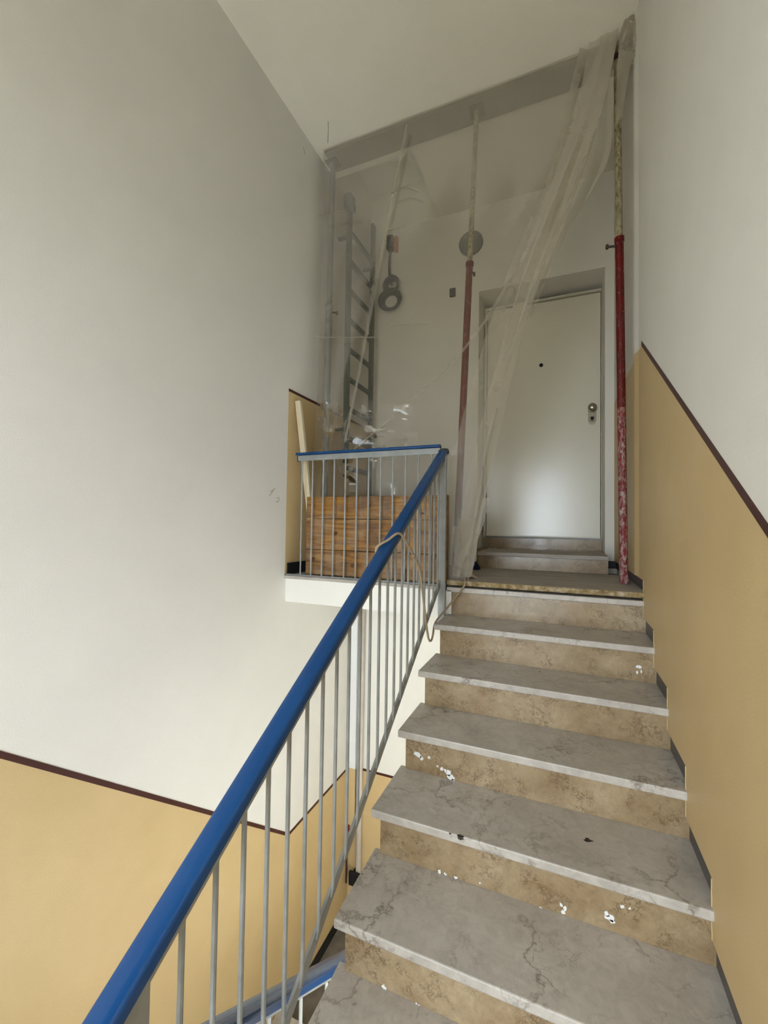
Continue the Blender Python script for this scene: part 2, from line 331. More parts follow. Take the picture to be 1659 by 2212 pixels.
# floors
bm = BM(); box(bm, (-L - .15, -0.4, ZLOW - .12), (.15, 1.75, ZLOW)); struct('floor', bm, 'floor', 'grey stone floor of the landing below')
bm = BM(); box(bm, (-L, YF, ZH - .15), (0, YH + 0.03, ZH - 0.002), 0, mi=0); struct('floor_half_landing', bm, 'tread', 'grey marble half landing floor')
bm = BM(); box(bm, (-L, 0.012, -0.19), (-WID - 0.012, YB, -0.022), mi=0); box(bm, (-WID - 0.012, 0.10, -0.19), (0, YB, -0.022), mi=0); box(bm, (-L, YB - .02, -0.19), (0, ND + .05, -0.02), mi=0)
box(bm, (-L, -0.012, -0.022), (-1.075, YB, 0.0), 0.003, 1, mi=1); box(bm, (-1.075, 0.10, -0.022), (0, YB, 0.0), mi=1)
struct('floor_landing', bm, ['white', 'slab_dusty'], 'upper landing slab with bright white fascia')
bm = BM(); box(bm, (-45, -75, -10.2), (45, -4.55, -10)); struct('floor_street', bm, 'ground', 'grey street ground outside the window')
# baseboards
bb = empty('baseboard_right', (0, 0, 0), 'dark slate skirting pieces stepping up the stair wall', kind='structure')
for k in range(1, NST):
    bm = BM(); box(bm, (-0.008, -k * D + 0.018, -k * H + 0.0005), (0.001, -(k - 1) * D + 0.03, -k * H + 0.078), 0.0015, 1); part('skirting_tile', bm, 'skirting', bb)
bm = BM(); box(bm, (-0.008, 0.018, LB), (0.001, 0.62, LB + 0.062), 0.0015, 1); part('skirting_tile', bm, 'skirting', bb)
bm = BM(); box(bm, (-0.008, 0.625, LB), (0.001, YB, LB + 0.062), 0.0015, 1); part('skirting_tile', bm, 'skirting', bb)
bm = BM(); box(bm, (-0.085, YB - 0.01, LB), (-0.008, YB, LB + 0.06), 0.0015, 1); part('skirting_tile', bm, 'skirting_black', bb)
bm = BM(); box(bm, (-L, 0.02, 0.0), (-L + 0.012, YB, 0.085), 0.002, 1); struct('baseboard_left', bm, 'skirting_black', 'black skirting at the end of the landing railing')
bm = BM(); box(bm, (-L, 0.0, ZLOW), (-L + 0.012, YL, ZLOW + 0.085), 0.002, 1); struct('baseboard_lower_left', bm, 'skirting_black', 'black skirting on the wall of the floor below')

# ------------------------------------------------------------------ stairs
st = empty('staircase', (0, YH, ZH), 'veined marble steps rising to the door landing', 'staircase')
NB = 0.028                               # nosing overhang
TT = 0.03                                # slab thickness
for k in range(1, NST):
    bm = BM(); box(bm, (-WID, -k * D, -k * H - TT), (-0.0005, -(k - 1) * D + NB + 0.02, -k * H), 0.004, 2)
    part('tread', bm, 'tread', st)
for k in range(0, NST):
    z1 = -k * H - TT - 0.0005; z0 = -(k + 1) * H + 0.0005
    bm = BM(); box(bm, (-WID + 0.028, -k * D + NB, z0), (-0.0005, -k * D + NB + 0.018, z1)); part('riser', bm, 'riser', st)
# top nosing: a light strip under the loose board
bm = BM(); box(bm, (-WID, 0.0, -TT), (-0.0005, 0.10, -0.001), 0.003, 1); part('tread', bm, 'tread', st)
bm = BM()
pts = []
for k in range(0, NST): pts += [(-k * D + NB + 0.018, -k * H - TT), (-k * D + NB + 0.018, -(k + 1) * H)]
pts = [(0.09, -TT)] + pts[0:] + [(YH + NB + .018, ZH - 0.15), (0.05, -0.19 - 0.14), (0.09, -0.19)]
prism(bm, pts, 0, -WID + 0.03, -0.001); part('flight_body', bm, 'white', st)
bm = BM(); box(bm, (-WID - 0.012, -0.0, -0.165), (-WID + 0.03, 0.028, -0.022)); part('side_facing', bm, 'white', st)
# paint splashes, chips and marks
def blob(bm, c, ax, r, n=9, thick=0.0015, sx=1.0):
    c = Vector(c); ph = random.random() * 6; R_ = [r * random.uniform(0.45, 1.15) for _ in range(n)]
    o = [(math.cos(2 * math.pi * i / n + ph) * R_[i] * sx, math.sin(2 * math.pi * i / n + ph) * R_[i]) for i in range(n)]
    if ax == 1: prism(bm, [(c.x + a, c.z + b) for a, b in o], 1, c.y, c.y - thick)
    elif ax == 2: prism(bm, [(c.x + a, c.y + b) for a, b in o], 2, c.z, c.z + thick)
bm = BM()
for k, lst in ((3, [(903, 1630, 7), (910, 1638, 5), (926, 1636, 3), (945, 1655, 3), (955, 1660, 5), (962, 1664, 4), (968, 1670, 6), (975, 1678, 6), (980, 1686, 4), (985, 1691, 3)]),
               (4, [(950, 1882, 4), (962, 1888, 3), (985, 1896, 3), (1037, 1907, 2), (1168, 1962, 4), (1212, 1954, 4), (1220, 1962, 5), (1216, 1970, 4), (1310, 1972, 6), (1318, 1982, 7), (1322, 1990, 5), (1345, 1958, 4), (1360, 1962, 3)]),
               (5, [(829, 2130, 4), (832, 2136, 5), (900, 2168, 3), (905, 2172, 3)]), (1, [(1380, 1440, 4), (1385, 1450, 3), (1376, 1452, 3)])):
    for u, v, r in lst:
        p = onY(u, v, -k * D + NB); dist = (p - CAM).dot(FW); blob(bm, p, 1, r * dist / F * 1.15, sx=random.uniform(0.7, 1.4))
part('paint_splash', bm, 'splat', st)['kind'] = 'stuff'
for p, ax, r, sx in ((onY(995, 1809, -4 * D), 1, 0.012, 1.3), (onY(972, 1800, -4 * D), 1, 0.004, 1.3), (onZ(1270, 1815, -4 * H), 2, 0.011, 1.4), (onZ(995, 1806, -4 * H), 2, 0.008, 1.5), (onZ(1166, 1451, -2 * H), 2, 0.005, 1)):
    bm = BM(); blob(bm, p, ax, r, thick=0.001, sx=sx); part('chip', bm, 'chip', st)
# flight going down
st2 = empty('staircase', (-L, 0, ZLOW), 'marble flight going down beside the open well', 'staircase')
for k in range(0, 10):
    y = YH + 0.03 + k * D; z = ZH - k * H
    if k > 0:
        bm = BM(); box(bm, (-L + 0.002, y - D - NB, z - TT), (-1.215, y, z), 0.004, 1); part('tread', bm, 'tread', st2)
    bm = BM(); box(bm, (-L + 0.002, y - 0.02 - NB, z - H), (-1.22, y - NB, z - TT if k else z - 0.003)); part('riser', bm, 'riser', st2)
# loose board over the landing edge
bm = BM(); nx = 40; y0 = -0.006
def edge_j(i): return y0 + 0.006 * noise.noise(Vector((i * 0.9, 3, 0))) - (0.004 if i % 7 == 0 else 0)
rows = []
for i in range(nx + 1):
    x = -1.06 + (1.06 - 0.013) * i / nx; sag = 0.006 * (1 - i / nx) - 0.002
    yt = edge_j(i); yb = edge_j(i + 50) + 0.004
    rows.append([bm.verts.new(q) for q in ((x, 0.86, 0.008), (x, 0.86, LB), (x, yt + 0.004, LB), (x, yt, LB - 0.004), (x, yb, 0.018 + 0.003 * noise.noise(Vector((i * .6, 9, 0)))), (x, yb + .006, 0.012 - sag * .3))])
for a, b in zip(rows, rows[1:]):
    for j in range(6):
        f = bm.faces.new((a[j], a[(j + 1) % 6], b[(j + 1) % 6], b[j])); f.material_index = 1 if j in (2, 3, 4) else 0
bm.faces.new(rows[0]); bm.faces.new(rows[-1][::-1])
lb = tag(link('landing_slab', bm, ['slab_dusty', 'slab_edge']), 'dusty loose slab with chipped edge covering the landing in front of the door', 'slab')
# doorstep
ds = empty('doorstep', (-0.57, 0.87, LB), 'low brown marble doorstep between landing slab and door', 'step')
bm = BM(); box(bm, (-1.03, 0.872, LB), (-0.108, 0.89, 0.140)); part('riser', bm, 'riser', ds)
bm = BM(); box(bm, (-1.03, 0.89, LB), (-0.108, YB - .001, 0.139)); part('core', bm, 'riser', ds)
bm = BM(); box(bm, (-1.035, 0.848, 0.140), (-0.104, YB - .001, 0.170), 0.003, 1); part('tread', bm, 'slab_dusty', ds)
bm = BM(); box(bm, (NX0 + .001, YB - .001, 0.041), (NX1 - .001, 1.64, 0.169)); part('core', bm, 'riser', ds)
bm = BM(); box(bm, (NX0 + .03, 1.64, 0.150), (NX1 - .003, 1.66, 0.262)); part('riser', bm, 'riser', ds)

# ------------------------------------------------------------------ door
dr = empty('door_1', (-0.6, 1.68, 0.26), 'plain cream security door with round knob and peephole', kind='structure')
DX0, DX1, DZ0, DZ1, DY = -1.098, -0.100, 0.278, 2.495, 1.662
bm = BM(); box(bm, (DX0, DY, DZ0), (DX1, DY + 0.05, DZ1), 0.004, 2); leaf = part('door_leaf', bm, 'door', dr)
bm = BM(); fw = 0.028
box(bm, (DX0 - fw, DY - 0.016, DZ0 - 0.01), (DX0 - 0.004, DY + 0.05, DZ1 + fw), 0.003, 1); box(bm, (DX1 + 0.004, DY - 0.016, DZ0 - 0.01), (DX1 + 0.011, DY + 0.05, DZ1 + fw), 0.003, 1)
box(bm, (DX0 - 0.004, DY - 0.016, DZ1 + 0.006), (DX1 + 0.004, DY + 0.05, DZ1 + fw), 0.003, 1); part('door_frame', bm, 'frame', dr)
bm = BM(); box(bm, (DX0, DY - 0.004, DZ0 - 0.001), (DX1, DY - 0.0005, DZ0 + 0.010)); part('kick_strip', bm, 'frame', dr)
p = onY(1169, 789, DY)
bm = BM(); tube(bm, [(p.x, DY + .001, p.z), (p.x, DY - .006, p.z)], 0.017, 20); ph = part('peephole', bm, 'dark', leaf, True)
pk = onY(1279, 882, DY); pc = onY(1279, 906, DY)
bm = BM(); n = 28; r = 0.034; c0 = (pk.z + 0.005); c1 = (pc.z - 0.012)
outl = [(pk.x + r * math.cos(math.pi * i / 14), c0 + r * math.sin(math.pi * i / 14)) for i in range(15)] + [(pk.x + r * math.cos(math.pi + math.pi * i / 14), c1 + r * math.sin(math.pi + math.pi * i / 14)) for i in range(15)]
prism(bm, outl, 1, DY - 0.008, DY + .001); hd = part('lock_plate', bm, 'nickel', leaf)
bm = BM(); bmesh.ops.create_uvsphere(bm, u_segments=24, v_segments=14, radius=0.036, matrix=Matrix.Translation((pk.x, DY - 0.045, pk.z)) @ Matrix.Diagonal((1, 0.7, 1, 1))); tube(bm, [(pk.x, DY - .008, pk.z), (pk.x, DY - .03, pk.z)], 0.015, 16); part('door_knob', bm, 'nickel', leaf, True)
bm = BM(); tube(bm, [(pc.x, DY - .007, pc.z), (pc.x, DY - .016, pc.z)], [0.027, 0.024], 24); part('lock_ring', bm, 'nickel', leaf, True)
bm = BM(); tube(bm, [(pc.x, DY - .015, pc.z), (pc.x, DY - .024, pc.z)], 0.013, 16); box(bm, (pc.x - .014, DY - .0175, pc.z + .006), (pc.x + .014, DY - .0165, pc.z + .022)); part('lock_cylinder', bm, 'dark', leaf)

# ------------------------------------------------------------------ railings
XR = -1.10
HS = (0.84 + 0.42) / 2.08
def hz(y): return 0.84 + (y - 0.03) * HS
def bz(y): return -0.07 + (y + 0.171) * 0.655
def pvc(w=0.029):                         # rounded PVC handrail profile with lower lips
    return [(-w * .86, -0.020), (-w, -0.017), (-w, -0.002), (-w * .96, 0.004), (-w * .86, 0.0085), (-w * .7, 0.011), (-w * .35, 0.0125), (0, 0.013), (w * .35, 0.0125), (w * .7, 0.011), (w * .86, 0.0085), (w * .96, 0.004), (w, -0.002), (w, -0.017), (w * .86, -0.020), (w * .72, -0.012), (-w * .72, -0.012)]
def flat(w, h): return [(-w, -h), (w, -h), (w, h), (-w, h)]
sr = empty('stair_railing', (XR, 0, -0.2), 'grey steel stair railing with blue plastic handrail beside the marble steps', 'railing')
Y0, Y1 = 0.02, -2.42
bm = BM(); sweep(bm, pvc(), (XR, Y0, hz(Y0)), (XR, Y1, hz(Y1)), (1, 0, 0)); part('handrail', bm, 'blue', sr, True)
bm = BM(); sweep(bm, flat(0.0265, 0.0065), (XR, Y0, hz(Y0) - 0.0265), (XR, Y1, hz(Y1) - 0.0265), (1, 0, 0)); part('rail_core', bm, 'rail', sr)
bm = BM(); sweep(bm, flat(0.005, 0.019), (XR, -0.02, bz(-0.02)), (XR, -2.40, bz(-2.40)), (1, 0, 0)); part('bottom_rail', bm, 'rail', sr)
for k in range(-6, 24):
    y = -1.923 + 0.0872 * k
    if y > -0.06 or abs(y + 2.016) < 0.035 or y < -2.4: continue
    bm = BM(); zt = hz(y) - 0.026 * 1.17; zb = bz(y)
    tube(bm, [(XR + .004, y, zt), (XR + .004, y, zb + 0.045), (XR + .005, y - 0.006, zb + 0.012), (XR + .005, y - 0.014, zb - 0.008)], [0.0063, 0.0063, 0.0063, 0.0045], 8); part('baluster', bm, 'rail', sr, True)
bm = BM(); y = -2.016; prism(bm, [(y - .023, bz(y) - .15), (y + .023, bz(y) - .15), (y + .023, hz(y + .023) - .028), (y - .023, hz(y - .023) - .028)], 0, XR - .006, XR + .006); part('post', bm, 'rail', sr)
bm = BM(); box(bm, (XR - 0.008, -0.035, -0.21), (XR + 0.036, -0.013, hz(0) - 0.03), 0.003, 1); part('post', bm, 'rail', sr)
bm = BM(); sweep(bm, [(x * 1.08, y * 1.1) for x, y in pvc()], (XR, Y0 - .006, hz(Y0)), (XR, Y0 + 0.022, hz(Y0) + .012), (1, 0, 0)); part('cap_or_shaded_end', bm, 'chip', sr)
# landing section
YR = 0.022; ZR = 0.862
lr = empty('landing_railing', (-1.65, YR, 0), 'grey railing across the landing edge with thin blue handrail strip', 'railing')
xa, xb = -2.172, -1.118
bm = BM(); sweep(bm, [(x * .8, y * .6) for x, y in pvc()], (xa - 0.01, YR, ZR + 0.012), (xb, YR, ZR + 0.012), (0, 1, 0)); part('handrail', bm, 'blue', lr)
bm = BM(); box(bm, (xa, YR - .009, ZR - 0.040), (xb, YR + .009, ZR - 0.001), 0.002, 1); part('rail_core', bm, 'rail', lr)
bm = BM(); box(bm, (xa - .004, YR - .011, ZR - 0.042), (xa - .0005, YR + .011, ZR - 0.0)); part('cap_or_shaded_end', bm, 'black', lr)  # black plate paints in the shade of the open, hollow rail end
bm = BM(); box(bm, (-L + .003, YR - .012, 0.0005), (-1.12, YR + .012, 0.009)); part('bottom_rail', bm, 'rail', lr)
for k in range(12):
    x = -2.137 + 0.0876 * k
    bm = BM(); tube(bm, [(x, YR, 0.007), (x, YR, ZR - .036)], 0.0058, 8); part('baluster', bm, 'rail', lr, True)
# lower flight railing
XL = -1.205
def lz(y): return -1.09 + (y + 1.4) * -0.66
lo = empty('stair_railing', (XL, -1.2, -2.3), 'blue handrail of the flight going down seen deep in the well', 'railing')
bm = BM(); sweep(bm, pvc(), (XL, -0.25, lz(-.25)), (XL, -2.3, lz(-2.3)), (1, 0, 0)); part('handrail', bm, 'blue', lo)
bm = BM(); sweep(bm, flat(0.018, 0.012), (XL, -0.25, lz(-.25) - 0.024), (XL, -2.3, lz(-2.3) - 0.024), (1, 0, 0)); part('rail_core', bm, 'rail', lo)
for k in range(12):
    y = -0.3 - 0.17 * k; zt = lz(y) - .03; zb = ZH - (y - YH - .03) / D * H - 0.06
    bm = BM(); tube(bm, [(XL, y, zb), (XL, y, zt)], 0.0063, 8); part('baluster', bm, 'rail', lo, True)

# ------------------------------------------------------------------ loft ladder, cables, fittings behind the sheet
la = empty('loft_ladder', (-2.15, 1.0, 0.4), 'green steel loft ladder fixed to the wall behind the plastic sheet', 'ladder')
for y in (0.70, 1.20):
    bm = BM(); box(bm, (-2.165, y - .032, 0.06 if y > 1 else 0.9), (-2.135, y + .032, 3.34 if y > 1 else 3.24), 0.004, 1); part('stile', bm, 'green', la)
for z in [0.6 + 0.262 * i for i in range(10)]:
    bm = BM(); box(bm, (-2.163, 0.72, z - .02), (-2.137, 1.18, z + .02), 0.003, 1); part('rung', bm, 'green', la)
for z in (1.2, 2.9):
    for y in (0.70, 1.20):
        bm = BM(); box(bm, (-L, y - .012, z - .012), (-2.165, y + .012, z + .012)); part('wall_bracket', bm, 'green', la)
p = onZ(755, 440, 3.30); bm = BM(); box(bm, (-2.252, p.y - .05, 3.25), (-2.18, p.y + .05, 3.37), 0.01, 2); box(bm, (-2.19, p.y - .02, 3.20), (-2.16, p.y + .02, 3.27), 0.006, 1)
tag(link('junction_box', bm, 'black'), 'small black box on the wall above the ladder', 'junction box')
cc = empty('cable_coil', (-2.0, YB, 2.5), 'dark coiled cable hanging on the landing wall behind the plastic', 'cable coil')
bm = BM(); tube(bm, catmull([(-2.02, YB - .03, 3.20), (-2.03, YB - .04, 3.0), (-2.02, YB - .05, 2.86), (-2.0, YB - .04, 2.78)]), 0.013, 8); part('cable', bm, 'cable_dark', cc, True)
bm = BM()
for i in range(4):
    r = 0.056 + 0.008 * i; tube(bm, [(-2.0 + r * math.cos(a * math.pi / 12), YB - .03 - .012 * i, 2.77 + r * math.sin(a * math.pi / 12)) for a in range(25)], 0.011, 8)
for i in range(5):
    r = 0.070 + 0.009 * i; tube(bm, [(-2.01 + r * 1.1 * math.cos(a * math.pi / 12), YB - .025 - .011 * i, 2.62 + r * math.sin(a * math.pi / 12)) for a in range(25)], 0.011, 8)
part('coil', bm, 'cable_dark', cc, True)
bm = BM(); box(bm, (-2.055, YB - .07, 3.14), (-1.985, YB - .002, 3.28), 0.008, 2); part('plug', bm, 'black', cc)
bm = BM(); box(bm, (-1.985, YB - .05, 3.12), (-1.945, YB - .002, 3.27), 0.006, 2); part('socket', bm, 'orange', cc)
p = onY(1018, 528, YB); v = empty('wall_lamp', (p.x, YB, p.z), 'round grey lamp on the landing wall behind the middle prop', 'wall lamp')
bm = BM(); tube(bm, [(p.x, YB, p.z), (p.x, YB - .03, p.z)], 0.112, 32); part('lamp_base', bm, 'grey_plastic', v, True)
bm = BM(); tube(bm, [(p.x, YB - .03, p.z), (p.x, YB - .05, p.z), (p.x, YB - .062, p.z)], [0.098, 0.085, 0.05], 32); part('lamp_cover', bm, 'grey_plastic', v, True)
p = onY(978, 633, YB); bm = BM(); box(bm, (p.x - .028, YB - .02, p.z - .04), (p.x + .028, YB, p.z + .04), 0.005, 2); box(bm, (p.x - .014, YB - .026, p.z - .02), (p.x + .014, YB - .02, p.z + .02), 0.003, 1)
tag(link('bell_push', bm, 'black'), 'small dark bell push on the landing wall', 'switch')

# ------------------------------------------------------------------ props and head board
bm = BM(); box(bm, (-2.185, 0.315, ZC - 0.028), (-0.03, 0.515, ZC - 0.0005), 0.003, 1)
tag(link('head_board', bm, 'plank_grey'), 'long grey board pressed against the ceiling by the props', 'board')
def prop(loc, top, zj, mats, label, r0, r1, fly):
    a = Vector(loc); b = Vector(top); d = (b - a)
    def at(z): return a + d * ((z - a.z) / d.z)
    o = empty('steel_prop', a, label, 'steel prop')
    bm = BM(); box(bm, (a.x - r0 * .95, a.y - r0 * .95, a.z), (a.x + r0 * .95, a.y + r0 * .95, a.z + 0.055), 0.003, 1); part('foot', bm, mats[3], o)
    zs = a.z + 0.05; zm = a.z + (zj - a.z) * 0.5
    bm = BM(); tube(bm, [at(zs), at(zm)], r0, 20); part('lower_tube', bm, mats[0], o, False)
    bm = BM(); tube(bm, [at(zm), at(zj)], r0, 20); sl = part('upper_sleeve', bm, mats[1], o, False)
    bm = BM(); tube(bm, [at(zj - .05), at(b.z - 0.006)], r1, 20); part('inner_tube', bm, mats[2], o, False)
    bm = BM(); tube(bm, [at(zj - .02), at(zj + .006)], r0 + .004, 20); part('collar', bm, mats[1], sl)
    q = at(zj - 0.045); bm = BM(); e = q + Vector((fly[0], fly[1], 0)) * (r0 + .045)
    tube(bm, [q + Vector((fly[0], fly[1], 0)) * (r0 - .004), e], 0.007, 8); tube(bm, [e + Vector((0, 0, -.012)), e + Vector((0, 0, .014))], 0.009, 8); part('wing_bolt', bm, 'chip', sl)
    bm = BM(); box(bm, (b.x - .05, b.y - .05, b.z - .008), (b.x + .05, b.y + .05, b.z), 0.001, 1); part('head_plate', bm, 'chip', o)
    return o
ZT = ZC - 0.0285
RP = ('prop_red_low', 'prop_red', 'prop_ivory', 'prop_red_low')
prop((-0.070, 0.36, LB), (-0.101, 0.41, ZT), 2.175, RP, 'worn red steel prop with rusty ivory top standing before the door', 0.0240, 0.0200, (-1, -.2))
prop((-1.090, 0.335, LB - 0.04 + 0.001), (-0.985, 0.41, ZT), 2.225, ('prop_red', 'prop_red', 'prop_ivory', 'prop_red_low'), 'worn red steel prop seen through the plastic sheet', 0.0235, 0.0180, (.3, 1))
prop((-2.195, 0.42, 0.0), (-2.165, 0.42, ZT), 2.15, ('galv', 'galv', 'galv', 'galv'), 'grey galvanised prop in the corner behind the plastic sheet', 0.027, 0.023, (.7, .6))

# ------------------------------------------------------------------ polythene sheet
def interp(keys, s):
    for (s0, a), (s1, b) in zip(keys, keys[1:]):
        if s <= s1:
            return (s - s0) / (s1 - s0), a, b
    return 1.0, keys[-2][1], keys[-1][1]
def sm(t): return t
def sheet(strings, ts, ny, nx, yfun, off):
    sk = len(strings[0]) - 1; bm = BM(); grid = []
    curves = []
    for st_ in strings:
        c = catmull([Vector((u, v, 0)) for u, v in st_], 16); curves.append(c)
    for j in range(ny + 1):
        s = j / ny; row = []
        pts = []
        for c in curves:
            f = s * (len(c) - 1); i = min(int(f), len(c) - 2); pts.append(c[i].lerp(c[i + 1], f - i))
        for i in range(nx + 1):
            t = i / nx
            for k in range(len(ts) - 1):
                if t <= ts[k + 1] + 1e-9: break
            w = (t - ts[k]) / (ts[k + 1] - ts[k])
            p0 = pts[max(k - 1, 0)]; p1 = pts[k]; p2 = pts[k + 1]; p3 = pts[min(k + 2, len(pts) - 1)]
            uv = p1.lerp(p2, w)
            q = onY(uv.x, uv.y, yfun(t, s)); q.y += off(t, s)
            if q.z > ZC - 0.004 or (j == 0 and q.z > 2.9): q.z = ZC - 0.004
            row.append(bm.verts.new(q))
        grid.append(row)
    for a, b in zip(grid, grid[1:]):
        for i in range(nx): bm.faces.new((a[i], a[i + 1], b[i + 1], b[i]))
    return bm
ps = empty('plastic_sheet', (-1.2, 0.3, ZC), 'milky plastic dust sheet hung from the ceiling and pulled aside at the door', 'plastic sheet')
STR = [[(698, 343), (698, 480), (693, 610), (690, 720), (684, 860), (676, 980), (668, 1100), (664, 1236)],
       [(790, 308), (776, 440), (760, 575), (745, 700), (728, 840), (711, 970), (700, 1100), (695, 1240)],
       [(880, 266), (853, 405), (826, 545), (800, 680), (773, 820), (745, 960), (738, 1100), (735, 1243)],
       [(1000, 210), (975, 360), (950, 510), (925, 660), (895, 810), (860, 960), (835, 1100), (822, 1247)],
       [(1130, 158), (1110, 320), (1085, 480), (1050, 640), (1010, 800), (965, 960), (935, 1100), (920, 1250)],
       [(1240, 113), (1205, 290), (1165, 450), (1120, 610), (1075, 780), (1030, 950), (995, 1110), (975, 1254)],
       [(1335, 78), (1300, 240), (1240, 420), (1180, 570), (1130, 720), (1075, 950), (1042, 1110), (1019, 1246)]]
TS = [0, .14, .28, .47, .68, .85, 1.0]
def off(t, s):
    e = min(1, s * 3 + .15)
    a = 0.008 * math.sin(2 * math.pi * (2.1 * t + .4 * s)) + 0.003 * math.sin(2 * math.pi * (5.3 * t + 1.1 * s + .2))
    if 0.62 < t and s > 2: a += (t - .62) * 0.03 * s * math.sin(2 * math.pi * (9 * t + .8 * math.sin(3 * s)))
    a += -0.003 * math.exp(-((t - .28) / .012) ** 2)                                          # the long pleat
    cr = max(0, 1 - abs(s - .73) / .12) * max(0, 1 - abs(t - .27) / .25)                      # crumpled area above the railing
    a += 0.04 * cr * abs(noise.noise(Vector((t * 18, s * 16, 1.3)))) + 0.02 * cr * abs(noise.noise(Vector((t * 40, s * 36, 4.1))))
    a += 0.004 * noise.noise(Vector((t * 9, s * 9, 2.0)))
    for sh in (0.115, 0.36, 0.41, 0.60, 0.74): a += 0.002 * math.exp(-((s - sh) / .004) ** 2)    # creases from the folded pack
    return a * e
bm = sheet(STR, TS, 150, 260, lambda t, s: 0.300 - 0.165 * s + 0.02 * (1 - t) * s, off); part('sheet', bm, 'poly', ps, True)
for wa, wb, y0_ in ((.7, .3, .262), (.0, 1.0, .242)):
    mid = []
    for k, (a, b, c) in enumerate(zip(STR[4], STR[5], STR[6])):
        w_ = min(1, k / 3.5); mid.append(tuple((1 - w_) * (.4 * b[q] + .6 * c[q]) + w_ * (wa * a[q] + wb * b[q]) for q in (0, 1)))
    bm = sheet([mid, STR[6]], [0, 1], 110, 44, lambda t, s: y0_ - 0.165 * s, lambda t, s: .004 * math.sin(2 * math.pi * (1.6 * t + .5 * s + y0_ * 30))); part('gathered_edge', bm, 'poly_gather', ps, True)
# crumpled film above the railing and at the foot
def crumple(u0, u1, v0, v1, y, amp, n, seed, keep):
    bm = BM(); g = []
    for j in range(n + 1):
        row = []
        for i in range(n + 1):
            a, b = i / n, j / n; q = onY(u0 + (u1 - u0) * (a + .25 * (1 - b) * (a - .3)), v0 + (v1 - v0) * b, y)
            q.y += -.2 * (q.z - onY(u0, (v0 + v1) / 2, y).z) * (seed != 2.5) + amp * (abs(noise.noise(Vector((a * 3.1, b * 3.7, seed)))) * 2 - .5) + amp * .55 * noise.noise(Vector((a * 9, b * 8, seed + 5)))
            row.append(bm.verts.new(q))
        g.append(row)
    for j in range(n):
        for i in range(n):
            a, b = (i + .5) / n - .5, (j + .5) / n - .5
            if math.hypot(a, b) < keep + .22 * noise.noise(Vector((a * 5, b * 5, seed + 9))): bm.faces.new((g[j][i], g[j][i + 1], g[j + 1][i + 1])); bm.faces.new((g[j][i], g[j + 1][i + 1], g[j + 1][i]))
    bmesh.ops.delete(bm, geom=[v for v in bm.verts if not v.link_faces], context='VERTS')
    return bm
for args in ((735, 900, 860, 1000, .165, .034, 17, 1.0, .40), (735, 875, 980, 1085, .150, .026, 14, 4.0, .40), (683, 745, 855, 950, .24, .022, 11, 7.0, .40)):
    part('crumple', crumple(*args), 'poly_crumple', ps, True)
part('crumple', crumple(976, 1026, 1120, 1256, .060, .010, 16, 2.5, .52), 'poly_gather', ps, True)
# loop of sheet hanging at the top right
FL = [[(1272, 100), (1246, 240), (1216, 380), (1190, 480), (1160, 600), (1135, 690)], [(1300, 90), (1288, 240), (1272, 370), (1235, 470), (1190, 560), (1140, 690)], [(1327, 84), (1325, 205), (1318, 325), (1288, 398), (1225, 500), (1150, 680)]]
bm = sheet(FL, [0, .5, 1], 50, 30, lambda t, s: 0.255 - 0.10 * s, lambda t, s: .006 * math.sin(2 * math.pi * (1.3 * t + .3 * s))); part('hanging_loop', bm, 'poly', ps, True)
# folded strips where the film lies double
def strip(pts, w, y):
    c = catmull([Vector((u, v, 0)) for u, v in pts], 10); n = len(c)
    L_ = []; R_ = []
    for i, q in enumerate(c):
        d = (c[min(i + 1, n - 1)] - c[max(i - 1, 0)]).normalized(); k = w[0] + (w[1] - w[0]) * i / (n - 1)
        L_.append((q.x - d.y * k, q.y + d.x * k)); R_.append((q.x + d.y * k, q.y - d.x * k))
    bm = BM(); A = []
    for i in range(n):
        yy = y[0] + (y[1] - y[0]) * i / (n - 1); A.append([bm.verts.new(onY(*L_[i], yy)), bm.verts.new(onY(*[(a + b) / 2 for a, b in zip(L_[i], R_[i])], yy - .006)), bm.verts.new(onY(*R_[i], yy))])
    for a, b in zip(A, A[1:]): bm.faces.new((a[0], a[1], b[1], b[0])); bm.faces.new((a[1], a[2], b[2], b[1]))
    return bm
for pts, w, y in (([(880, 268), (853, 405), (826, 545), (800, 680), (773, 820), (745, 955)], (3.2, 2.4), (.255, .16)),
                  ([(748, 985), (830, 915), (905, 850), (980, 780), (1050, 690), (1110, 590)], (1.2, 3.5), (.15, .19)),
                  ([(1262, 105), (1230, 230), (1195, 380), (1165, 510)], (10, 2), (.245, .225)),
                  ([(1072, 880), (1052, 960), (1043, 1010), (1030, 1100), (1012, 1200)], (3, 3), (.115, .05)),
                  ([(1050, 1075), (1030, 1150), (1000, 1200), (985, 1245)], (8, 8), (.10, .06)),
                  ([(680, 727), (745, 729), (815, 728)], (1.6, 1.2), (.18, .18)), ([(690, 466), (725, 461), (765, 455)], (1.4, 1), (.22, .22)), ([(845, 701), (880, 700), (922, 700)], (1.2, .8), (.19, .19)), ([(845, 418), (875, 405), (905, 415)], (1.6, 1.4), (.22, .22))):
    part('fold', strip(pts, w, y), 'poly_glint' if pts[0] == (1072, 880) else 'poly_fold', ps, True)
